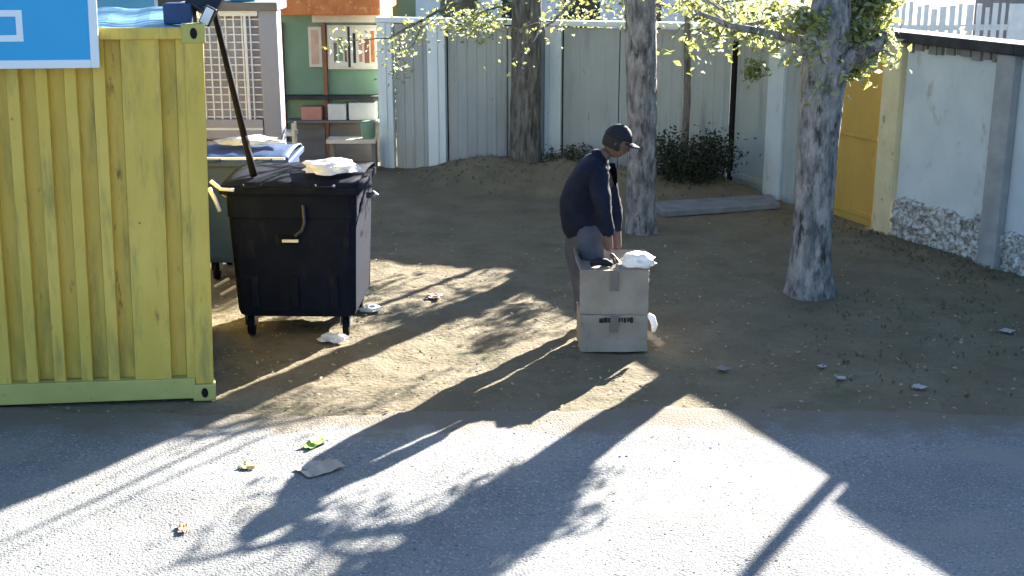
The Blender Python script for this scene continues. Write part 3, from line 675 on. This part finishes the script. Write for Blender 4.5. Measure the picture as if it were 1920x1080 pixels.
t3, _ = tree(b3, [(0,0,0), (.0,0,.6), (-.0,0,1.3), (.02,0,2.0), (.06,.1,2.6), (.12,.2,4.2)], [.185,.165,.16,.185,.15,.12], 21, 'largest tree with mottled grey bark in front of the ochre gate', GR, crown_h=4.9,
     low=[(2.1, (-1, -.15, .22), 1.1, .05), (1.82, (.75, .25, 1), .62, .11), (2.3, (-.9, .2, .1), 1.0, .03), (2.2, (-.7, -.3, .1), .8, .02)], lowleaf=420, cl=4200, barkm='barkgrey', lsz=.075, flare=1.25, mass=[((2.86, 10.95, 2.18), (.34, .25, .30), 1700), ((2.96, 11.0, 2.5), (.34, .3, .34), 1900), ((2.95, 11.0, 2.9), (.42, .4, .4), 1900), ((2.80, 10.75, 1.93), (.18, .12, .16), 420), ((2.86, 10.58, 2.12), (.28, .12, .20), 620), ((2.35, 10.45, 2.30), (.25, .12, .12), 260)])  # right limb and clumps added and shaped to fill the trunk's shadow band
# sapling against the fence
b4 = Vector((P(1285, 200, 15.2).x, 15.2, .1))
tree(b4, [(0,0,0), (.02,0,1.0), (-.02,0,2.2), (-.06,0,3.2)], [.045,.042,.035,.02], 14, 'thin dark sapling against the grey fence', GR, crown=False, low=[(2.1, (-1, -.2, .3), .9, .014), (2.0, (.9, -.6, .25), 1.5, .018), (2.2, (.9, -.3, .1), .9, .014)], lowleaf=700, lsz=.075,
     mass=[(tuple(P(px_, py_, Y_)), rad_, n_) for (px_, py_, Y_, rad_, n_) in ((1352, 45, 14.4, (.26, .22, .20), 230), (1420, 55, 14.1, (.24, .2, .2), 220), (1412, 130, 14.1, (.13, .1, .17), 150), (1455, 25, 13.9, (.2, .2, .2), 170), (1300, 10, 14.6, (.3, .2, .14), 180))])
def shrub(c, size, n, seed, m, label, lsz=.05, cat='shrub', group=None):
    rnd = random.Random(seed); c = Vector(c); t = thing('shrub', c, label, cat, group)
    st = MB(); cr_ = MB(); pts = []
    for k in range(12):
        a = rnd.random() * 6.28; d = Vector((math.cos(a) * size[0] * .9, math.sin(a) * size[1] * .9, size[2] * 1.2))
        ps, _ = limb(st, c, d, d.length * rnd.uniform(.6, 1), .012, .003, rnd, 5, .15, 5); pts += ps[2:]
    leafcloud(cr_, pts, n, lsz, rnd, min(size) * .28)
    st.build('stem', M['bark'], t); cr_.build('foliage', [M[m[0]], M[m[1]]], t); return t
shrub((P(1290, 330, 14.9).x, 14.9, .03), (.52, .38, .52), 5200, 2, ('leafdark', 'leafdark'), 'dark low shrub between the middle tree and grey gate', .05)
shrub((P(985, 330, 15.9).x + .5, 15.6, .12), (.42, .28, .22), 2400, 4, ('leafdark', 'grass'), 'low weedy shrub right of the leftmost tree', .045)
# row of shrubs beyond the wall and fence, lit from behind
rnd = random.Random(7)
names = ['pale leafed shrub beyond the fence above the two left posts', 'pale leafed shrub beyond the fence right of the leftmost tree', 'yellow green shrub beyond the fence left of the large tree', 'yellow green shrub beyond the wall right of the large tree']
for k, (px, Y, w_, h_) in enumerate(((800, 19.0, 1.0, 1.6), (1085, 18.0, 1.0, 1.7), (1370, 17.5, 1.1, 1.8), (1600, 15.9, .8, 1.9))):
    shrub((P(px, 10, Y).x, Y, -.05), (w_, .6, h_), 3000, 30 + k, ('leafpale', 'leaf'), names[k], .07, 'shrub', 'shrubs beyond the fence')

# ---------------------------------------------------------------- things beyond the fence
def house(name, x0, x1, Y, h, wallm, label, nwin=4):
    t = thing(name, ((x0 + x1) / 2, Y + 2, 0), label, 'building')
    b = MB(); b.box((x0, Y, -.05), (x1, Y + 4, h)); b.build('wall', wallm, t)
    b = MB(); b.box((x0 - .2, Y - .25, h), (x1 + .2, Y + 4.2, h + .12)); b.build('roof', M['beam'], t)
    for k in range(nwin):
        cx = x0 + (x1 - x0) * (k + .5) / nwin
        b = MB(); b.box((cx - .45, Y - .03, .8), (cx + .45, Y - .002, 2.2)); wn = b.build('window', M['white'], t)
        b = MB(); b.box((cx - .38, Y - .04, .87), (cx + .38, Y - .031, 2.13)); b.build('pane', M['glass'], wn)
    return t
house('white_building', -3.0, 4.6, 27, 3.2, M['white'], 'low white building beyond the fence seen between the trees', 6)
house('grey_building', 9.2, 15, 22, 3.4, M['darkwall'], 'dark grey building beyond the wall at the top right corner', 3)
house('pale_blue_building', -16, -5.0, 24, 3.4, mat('pale_blue_wall', (.12,.36,.5), (.15,.42,.56), 2, .7), 'pale blue building behind the container at the top left', 5)
pk = thing('picket_fence', (6.3, 19.0, 0), 'white picket fence beyond the wall right of the large tree', 'fence')
x = 4.7; rn = random.Random(12)
b = MB()
while x < 7.2:
    wd = rn.uniform(.05, .10); b.box((x, 18.98, 0), (x + wd, 19.0, 1.95 + rn.uniform(-.05, .06))); x += wd + rn.uniform(.035, .07)
b.build('pickets', M['white'], pk)
for z in (.4, 1.6):
    b = MB(); b.box((4.6, 19.003, z), (7.3, 19.04, z + .08)); b.build('rail', M['white'], pk)
b = MB(); b.box((7.22, 18.95, 0), (7.75, 19.0, 1.98)); b.build('board', M['white'], pk)

# ---------------------------------------------------------------- person
def skin_mesh(name, verts, edges, radii, m, parent, sub=2, root=0):
    L = WL[parent.name]; me = bpy.data.meshes.new(name)
    me.from_pydata([Vector(v) - L for v in verts], edges, []); me.materials.append(m)
    o = bpy.data.objects.new(name, me); C.objects.link(o); o.parent = parent; WL[o.name] = L
    sk = o.modifiers.new('Skin', 'SKIN'); sk.use_smooth_shade = True
    for i, r in enumerate(radii):
        s_ = me.skin_vertices[0].data[i]; s_.radius = r if hasattr(r, '__len__') else (r, r); s_.use_root = (i == root)
    if sub: sm = o.modifiers.new('Sub', 'SUBSURF'); sm.levels = sub; sm.render_levels = sub
    for p in me.polygons: p.use_smooth = True
    return o
Yp = 9.42
def q_(px, py, dy=0): return P(px, py, Yp + dy)
hip = q_(1092, 440); foot = G(1110, 628)
person = thing('person', (foot.x, foot.y, 0), 'person in dark navy jacket and black cap stooping over the grey carton', 'person')
# skeleton from the photo: rounded back, head forward, arms down to the box
v = [hip, q_(1085, 405), q_(1087, 363), q_(1097, 325, -.01), q_(1120, 301, -.01), q_(1142, 283, -.02),   # 0..5 spine to neck base
     # left (near) leg 6..9
     q_(1106, 455, -.10), q_(1118, 535, -.14), Vector((foot.x + .03, foot.y - .10, .10)), Vector((foot.x + .17, foot.y - .13, .045)),
     # right (far) leg 10..13
     q_(1078, 455, .09), q_(1094, 535, .10), Vector((foot.x - .07, foot.y + .14, .10)), Vector((foot.x + .07, foot.y + .13, .045)),
     # near shoulder, elbow, wrist 14..16
     q_(1118, 322, -.19), q_(1132, 395, -.26), q_(1143, 472, -.24),
     # far shoulder, elbow, wrist 17..19
     q_(1128, 318, .17), q_(1152, 388, .10), q_(1158, 470, -.04)]
e = [(0,1),(1,2),(2,3),(3,4),(4,5),(0,6),(6,7),(7,8),(8,9),(0,10),(10,11),(11,12),(12,13),(3,14),(14,15),(15,16),(3,17),(17,18),(18,19)]
r = [(.07,.06),(.08,.07),(.10,.08),(.10,.08),(.05,.05),(.055,.055), .07,.055,.04,.032, .07,.055,.04,.032, .07,.05,.034, .07,.05,.034]
body = skin_mesh('body', v, e, r, M['skin'], person, 2)
# head (on the body via neck): sculpted ellipsoid with nose, chin, ears
import bmesh
hc = q_(1157, 266, -.02); face_dir = Vector((.93, -.16, -.34)).normalized()   # looks right and down
def head_matrix(c):
    f = face_dir; s_ = f.cross(Vector((0, 0, 1))).normalized(); u = s_.cross(f)
    return Matrix.Translation(c) @ Matrix((( f.x, s_.x, u.x, 0), (f.y, s_.y, u.y, 0), (f.z, s_.z, u.z, 0), (0, 0, 0, 1)))
HM = head_matrix(hc)
def sculpt(name, fn, m, parent, sub=4):
    bm = bmesh.new(); bmesh.ops.create_icosphere(bm, subdivisions=sub, radius=1); L = WL[parent.name]
    kill = []
    for vv in bm.verts:
        c = fn(vv.co.copy())
        if c is None: kill.append(vv)
        else: vv.co = c - L
    if kill: bmesh.ops.delete(bm, geom=kill, context='VERTS')
    me = bpy.data.meshes.new(name); bm.to_mesh(me); bm.free(); me.materials.append(m)
    for p in me.polygons: p.use_smooth = True
    o = bpy.data.objects.new(name, me); C.objects.link(o); o.parent = parent; WL[o.name] = L; return o
def g(d, s_): return math.exp(-d * d / (s_ * s_))
def headf(c, grow=0):
    x, y, z = c
    X = .098 * x; Y_ = .077 * y; Z = .118 * z
    if z < 0: Y_ *= 1 + .28 * z; X *= 1 + .10 * z
    X += .022 * g(y, .16) * g(z + .22, .22) * (x > .3)        # nose
    X += .008 * g(y, .3) * g(z + .52, .07) * (x > .3) + .010 * g(y, .3) * g(z + .86, .2) * (x > 0)   # lips, chin
    X -= .010 * (g(y - .38, .15) + g(y + .38, .15)) * g(z - .02, .13) * (x > .3)     # eye sockets
    Y_ += math.copysign(.014, y) * g(x + .05, .14) * g(z + .08, .22) * (abs(y) > .8)    # ears
    return HM @ Vector((X, Y_, Z))
sculpt('head', lambda c: headf(c), M['skin'], person)
for s_ in (-1, 1):
    b = MB(); ce = HM @ Vector((.078, s_ * .030, .006)); b.lathe(ce, [(.004, -.010), (.010, -.005), (.0115, 0), (.010, .005), (.004, .010)], 12, 'X'); b.build('eye', M['eye'], person)
def hairf(c):
    x, y, z = c
    if x > .45 or z < -.45: return None
    p = Vector((.103 * x - .004, .083 * y, .122 * z)) * 1.03
    return HM @ p
sculpt('hair', hairf, M['hair'], person)
def capf(c):
    if c.z < .22: return None
    return HM @ Vector((.112 * c.x - .002, .092 * c.y, .132 * c.z + .004))
cp_ = sculpt('cap', capf, M['cap'], person)
mm = cp_.modifiers.new('s', 'SOLIDIFY'); mm.thickness = .008; mm.offset = 1
b = MB(); vs = []; fs = []
for j in range(5):
    for i in range(9):
        a = R(-55 + 110 * i / 8); rr = 1 + .62 * j / 4 * math.cos(a * .9)
        vs.append(HM @ Vector((.108 * math.cos(a) * rr, .088 * math.sin(a) * (1 + .08 * j / 4), .036 - .014 * (j / 4) - .012 * abs(math.sin(a)))))
for j in range(4):
    for i in range(8): k = j * 9 + i; fs.append((k, k + 1, k + 10, k + 9))
b.add(vs, fs, True); bo = b.build('cap_peak', M['cap'], person); mm = bo.modifiers.new('s', 'SOLIDIFY'); mm.thickness = .006
# jacket (torso and sleeves, hood collar)
jv = [q_(1098, 452), q_(1086, 408), q_(1084, 366), q_(1093, 327, -.01), q_(1117, 304, -.01), q_(1137, 291, -.02),
      q_(1118, 325, -.19), q_(1131, 392, -.26), q_(1141, 446, -.27), q_(1128, 321, .17), q_(1151, 386, .10), q_(1157, 440, .0)]
je = [(0,1),(1,2),(2,3),(3,4),(4,5),(3,6),(6,7),(7,8),(3,9),(9,10),(10,11)]
jr = [(.165,.165),(.175,.165),(.19,.165),(.19,.165),(.125,.12),(.08,.08), .095,.068,.052, .09,.066,.050]
jk = skin_mesh('jacket', jv, je, jr, M['navy'], person, 2)
tx = bpy.data.textures.new('folds', 'CLOUDS'); tx.noise_scale = .07
dm = jk.modifiers.new('Folds', 'DISPLACE'); dm.texture = tx; dm.strength = .035; dm.mid_level = .5
tv = [q_(1092, 436), v[6], v[7], v[8], v[10], v[11], v[12], q_(1088, 402)]
te = [(0,1),(1,2),(2,3),(0,4),(4,5),(5,6),(0,7)]
tr = [(.145,.13), .112,.085,.068, .112,.085,.068, (.13,.11)]
tk = skin_mesh('trousers', tv, te, tr, M['trouser'], person, 2)
dm = tk.modifiers.new('Folds', 'DISPLACE'); dm.texture = tx; dm.strength = .02; dm.mid_level = .5
for (a, c_) in ((8, 9), (12, 13)):
    A = v[a]; B_ = v[c_]
    sv_ = [A + Vector((-.05, 0, -.045)), A + Vector((.03, 0, -.04)), B_ + Vector((-.02, 0, -.002)), B_ + Vector((.05, 0, -.006))]
    skin_mesh('shoe', sv_, [(0,1),(1,2),(2,3)], [.045, .052, .045, .034], M['shoe'], person, 2)
# hands: palm plus five fingers, pressing on the carton
BX0 = G(1086, 664); BX1 = G(1212, 664); bw = BX1.x - BX0.x; BZ = .655; BY = BX0.y
def hand(wr, fwd, side, nm='hand'):
    wr = Vector(wr); f = Vector(fwd).normalized(); s_ = Vector(side).normalized(); up = f.cross(s_)
    if up.z < 0: up = -up
    pv = [wr, wr + f * .035, wr + f * .075]; pe = [(0,1),(1,2)]; pr = [(.026,.02), (.036,.016), (.038,.014)]
    for k, (o_, L_) in enumerate(((-.030, .060), (-.010, .072), (.010, .068), (.029, .054))):
        i = len(pv); a = wr + f * .078 + s_ * o_
        pv += [a, a + f * L_ * .4 - up * .004, a + f * L_ * .75 - up * .018, a + f * L_ * .95 - up * .034]
        pe += [(2, i), (i, i+1), (i+1, i+2), (i+2, i+3)]; pr += [.0105, .0095, .0088, .0075]
    i = len(pv); a = wr + f * .03 - s_ * .034
    pv += [a, a - s_ * .022 + f * .022 - up * .006, a - s_ * .028 + f * .052 - up * .016]; pe += [(1, i), (i, i+1), (i+1, i+2)]; pr += [.014, .011, .009]
    return skin_mesh(nm, pv, pe, pr, M['skin'], person, 1)
hand(v[16] + Vector((.005, 0, -.01)), (.55, .05, -.62), (0.1, 1, 0))
hand(v[19] + Vector((.005, 0, -.01)), (.50, -.2, -.66), (-.1, 1, 0))

# ---------------------------------------------------------------- cartons by the person
def boxing(name, x0, x1, y0, y1, z0, z1, label, rot=0, marks=False, flaps=False):
    c = Vector(((x0 + x1) / 2, (y0 + y1) / 2, z0)); t = thing(name, c, label, 'carton'); Mz = Matrix.Translation(c) @ Matrix.Rotation(R(rot), 4, 'Z')
    X = (x1 - x0) / 2; Y = (y1 - y0) / 2; H = z1 - z0
    vs = []; fs = []; n = 10
    b = MB(); K = 8; seed_ = z0 * 31
    def put(u, v_, w_):                         # sides bulge, dent and sag a little
        dx = .012 * noise.noise(Vector((u * 3, v_ * 3, w_ * 7 + seed_))); dy = .014 * noise.noise(Vector((u * 5 + 4, v_ * 2, w_ * 8 + seed_)))
        return Mz @ Vector((u * X + dx, v_ * Y + dy - .006 * (1 - u * u) * (1 if v_ < 0 else -1), w_ * H + (.004 * noise.noise(Vector((u * 4, v_ * 4, seed_))) if w_ > .9 else 0)))
    grid = lambda f: b.add([f(-1 + 2 * i / K, j / K) for j in range(K + 1) for i in range(K + 1)], [(j*(K+1)+i, j*(K+1)+i+1, (j+1)*(K+1)+i+1, (j+1)*(K+1)+i) for j in range(K) for i in range(K)], True)
    grid(lambda a, c_: put(a, -1, c_)); grid(lambda a, c_: put(-a, 1, c_)); grid(lambda a, c_: put(1, a, c_)); grid(lambda a, c_: put(-1, -a, c_)); grid(lambda a, c_: put(a, -1 + 2 * c_, 1))
    o = b.build('body', M['cardgrey'], t)
    b = MB(); b.box((-.03, -Y - .018, H * .55), (.03, -Y + .01, H - .004), Mz); b.box((-.03, -Y + .01, H - .01), (.03, Y - .01, H + .0025), Mz); b.build('tape', M['tape'], t)
    if marks:
        rn = random.Random(2); b = MB(); x = -.11
        while x < .13:
            w2_ = rn.uniform(.012, .03); b.box((x, -Y - .0165, H - .045 - rn.uniform(0, .01)), (x + w2_, -Y + .005, H - .018 + rn.uniform(-.006, .006)), Mz); x += w2_ + rn.uniform(.003, .012)
        b.build('printed_mark', M['ink'], t)
    if flaps:
        b = MB(); b.add([Mz @ Vector(q) for q in ((-X, Y, H), (X, Y, H), (X * .96, Y + .10, H + .05), (-X * .96, Y + .10, H + .05))], [(0,1,2,3)])
        b.add([Mz @ Vector(q) for q in ((-X, -Y, H + .001), (-X, Y, H + .001), (-X - .05, Y * .9, H + .085), (-X - .03, -Y * .9, H + .07))], [(0,1,2,3)])
        o = b.build('flap', M['cardgrey'], t); mm = o.modifiers.new('s', 'SOLIDIFY'); mm.thickness = .005
    return t
boxing('carton', BX0.x, BX1.x, BY, BY + .34, .02, .30, 'lower grey carton standing on the ground in front of the person', 1.5, True)
boxing('carton', BX0.x + .01, BX1.x + .012, BY + .005, BY + .34, .304, .635, 'upper grey carton under the hands of the person', -3.5, False, True)
q = P(1198, 512, BY + .12); crumple('plastic_bag', (q.x, BY + .14, .665), (.12, .12, .07), M['bag'], 'bright white plastic bag on the right corner of the grey carton', 'plastic bag', 14)
q = P(1202, 603, BY); 
hb = MB(); pc = [Vector((BX1.x + .005, BY + .02, .30)), Vector((BX1.x + .035, BY + .01, .275)), Vector((BX1.x + .055, BY + .01, .22)), Vector((BX1.x + .05, BY + .02, .17))]
hb.tube(pc, [.016, .026, .024, .014], 10); tag(hb.build('rolled_paper', M['bag'], None, loc=pc[3]), 'short white roll tucked at the right side of the lower carton', 'roll')
q = P(1128, 505, BY + .1)
b = MB(); b.tube([(q.x - .08, BY + .1, .655), (q.x - .03, BY + .09, .68), (q.x + .03, BY + .11, .67), (q.x + .08, BY + .1, .652)], [.02, .03, .028, .015], 8); tag(b.build('dark_cloth', M['cap'], None, loc=(q.x, BY + .1, .64)), 'small crumpled dark cloth on top of the upper grey carton', 'cloth')

# ---------------------------------------------------------------- litter and leaves on the ground
def scrap(px, py, size, m, label, seed, cat='litter', asp=1):
    rn = random.Random(seed); c = G(px, py); z = zed(c.x, c.y) + .018; n = 5; vs = []; fs = []; a = rn.random() * 3
    for j in range(n + 1):
        for i in range(n + 1):
            u = (i / n - .5) * size; v_ = (j / n - .5) * size * asp
            vs.append((c.x + u * math.cos(a) - v_ * math.sin(a), c.y + u * math.sin(a) + v_ * math.cos(a), z + .16 * size * (noise.noise(Vector((i * .6, j * .6, seed))) + .4)))
    for j in range(n):
        for i in range(n): k = j * (n+1) + i; fs.append((k, k+1, k+n+2, k+n+1))
    b = MB(); b.add(vs, fs); o = b.build('paper_scrap', m, None, loc=(c.x, c.y, z)); mm = o.modifiers.new('s', 'SOLIDIFY'); mm.thickness = .002
    tag(o, label, cat); return o
scrap(1541, 690, .05, M['paper'], 'tiny white paper scrap on the dirt in front of the large tree', 1)
scrap(1577, 711, .06, M['paper'], 'tiny grey white scrap just right of another scrap near the asphalt edge', 2)
scrap(1723, 729, .08, M['paper'], 'crumpled pale paper scrap near the right of the asphalt edge', 3)
scrap(1888, 625, .09, M['paper'], 'pale folded paper scrap among dry weeds at the right edge', 4)
scrap(1355, 696, .08, M['concrete'], 'flat grey scrap on shaded dirt right of the cartons', 6)
scrap(590, 838, .16, M['greenscrap'], 'bright green leaf shaped scrap on the sunlit asphalt', 7, asp=.5)
scrap(600, 885, .24, M['card'], 'pinkish flattened cardboard piece on the sunlit asphalt', 8, asp=.7)
scrap(465, 880, .09, mat('yellow_orange_wrapper', (.55,.38,.12), (.6,.5,.25), 20, .6), 'yellow orange wrapper on the streaked asphalt', 9)
scrap(345, 998, .10, mat('orange_wrapper', (.55,.27,.13), (.6,.4,.25), 20, .6), 'faded orange wrapper near the bottom left', 10, asp=.5)
scrap(815, 560, .13, mat('salmon_wrapper', (.5,.3,.2), (.6,.42,.3), 20, .6), 'salmon wrapper on the sunlit strip right of the dumpster', 11)
for k, (px, py) in enumerate(((416, 541), (428, 556))):
    c = G(px, py); b = MB(); b.bar((c.x - .05, c.y - .05, .03), (c.x + .05, c.y + .07, .07), .018)
    tag(b.build('wood_stick', M['cream'], None, loc=(c.x, c.y, .03)), ('upper' if k == 0 else 'lower') + ' pale stick on the ground between container and black dumpster', 'stick')
rnd = random.Random(17)
def litter(name, n, region, m, size, label, cat):
    b = MB()
    for _ in range(n):
        x, y = region(rnd); z = zed(x, y) + .012; a = rnd.random() * 6.28; s_ = size * rnd.uniform(.4, 1.3); d = Vector((math.cos(a), math.sin(a), rnd.gauss(0, .25))); e_ = Vector((-math.sin(a), math.cos(a), rnd.gauss(0, .3)))
        c = Vector((x, y, z + s_ * .15)); b.add([c - d * s_, c - e_ * s_ * .45, c + d * s_, c + e_ * s_ * .45], [(0, 1, 2, 3)])
    o = b.build(name, m, None); o['kind'] = 'stuff'; tag(o, label, cat); return o
litter('fallen_leaves', 1500, lambda r_: (r_.uniform(-3.5, 5), 7.6 + abs(r_.gauss(0, 1)) * 3), M['deadleaf'], .018, 'scattered dry fallen leaves on the dirt ground', 'leaves')
litter('gravel_chips', 3500, lambda r_: (r_.uniform(-2.6, 1.4), r_.uniform(5.4, 11.4)), M['concrete'], .009, 'loose pale gravel chips over the sunlit patches', 'gravel')
def grassy(n, region, h):
    b = MB()
    for _ in range(n):
        x, y = region(rnd); z = zed(x, y); 
        for k in range(4):
            a = rnd.random() * 6.28; hh = h * rnd.uniform(.4, 1.2); l_ = Vector((math.cos(a), math.sin(a), 0)); sd_ = Vector((-l_.y, l_.x, 0)) * .0035
            c = Vector((x, y, z)); t_ = c + l_ * hh * .7 + Vector((0, 0, hh)); m_ = c + l_ * hh * .2 + Vector((0, 0, hh * .6))
            b.add([c - sd_, c + sd_, m_ + sd_, t_, m_ - sd_], [(0, 1, 2, 3, 4)])
    return b
def reg(r_):
    k = r_.random()
    if k < .45:
        s = r_.uniform(T(1560), T(1990)); o = abs(r_.gauss(0, .35)) + .05; p = FB + dBD * s + nBD * o; return p.x, p.y
    if k < .75:
        x = r_.uniform(-1.2, 2.7); return x, 15.75 - .30 * x - abs(r_.gauss(0, .35))
    return r_.uniform(2.2, 4.6), r_.uniform(8.0, 10.6)
o = grassy(900, reg, .03).build('dry_grass', M['grass'], None); o['kind'] = 'stuff'; tag(o, 'sparse dry grass along the wall foot and on the dirt', 'grass')
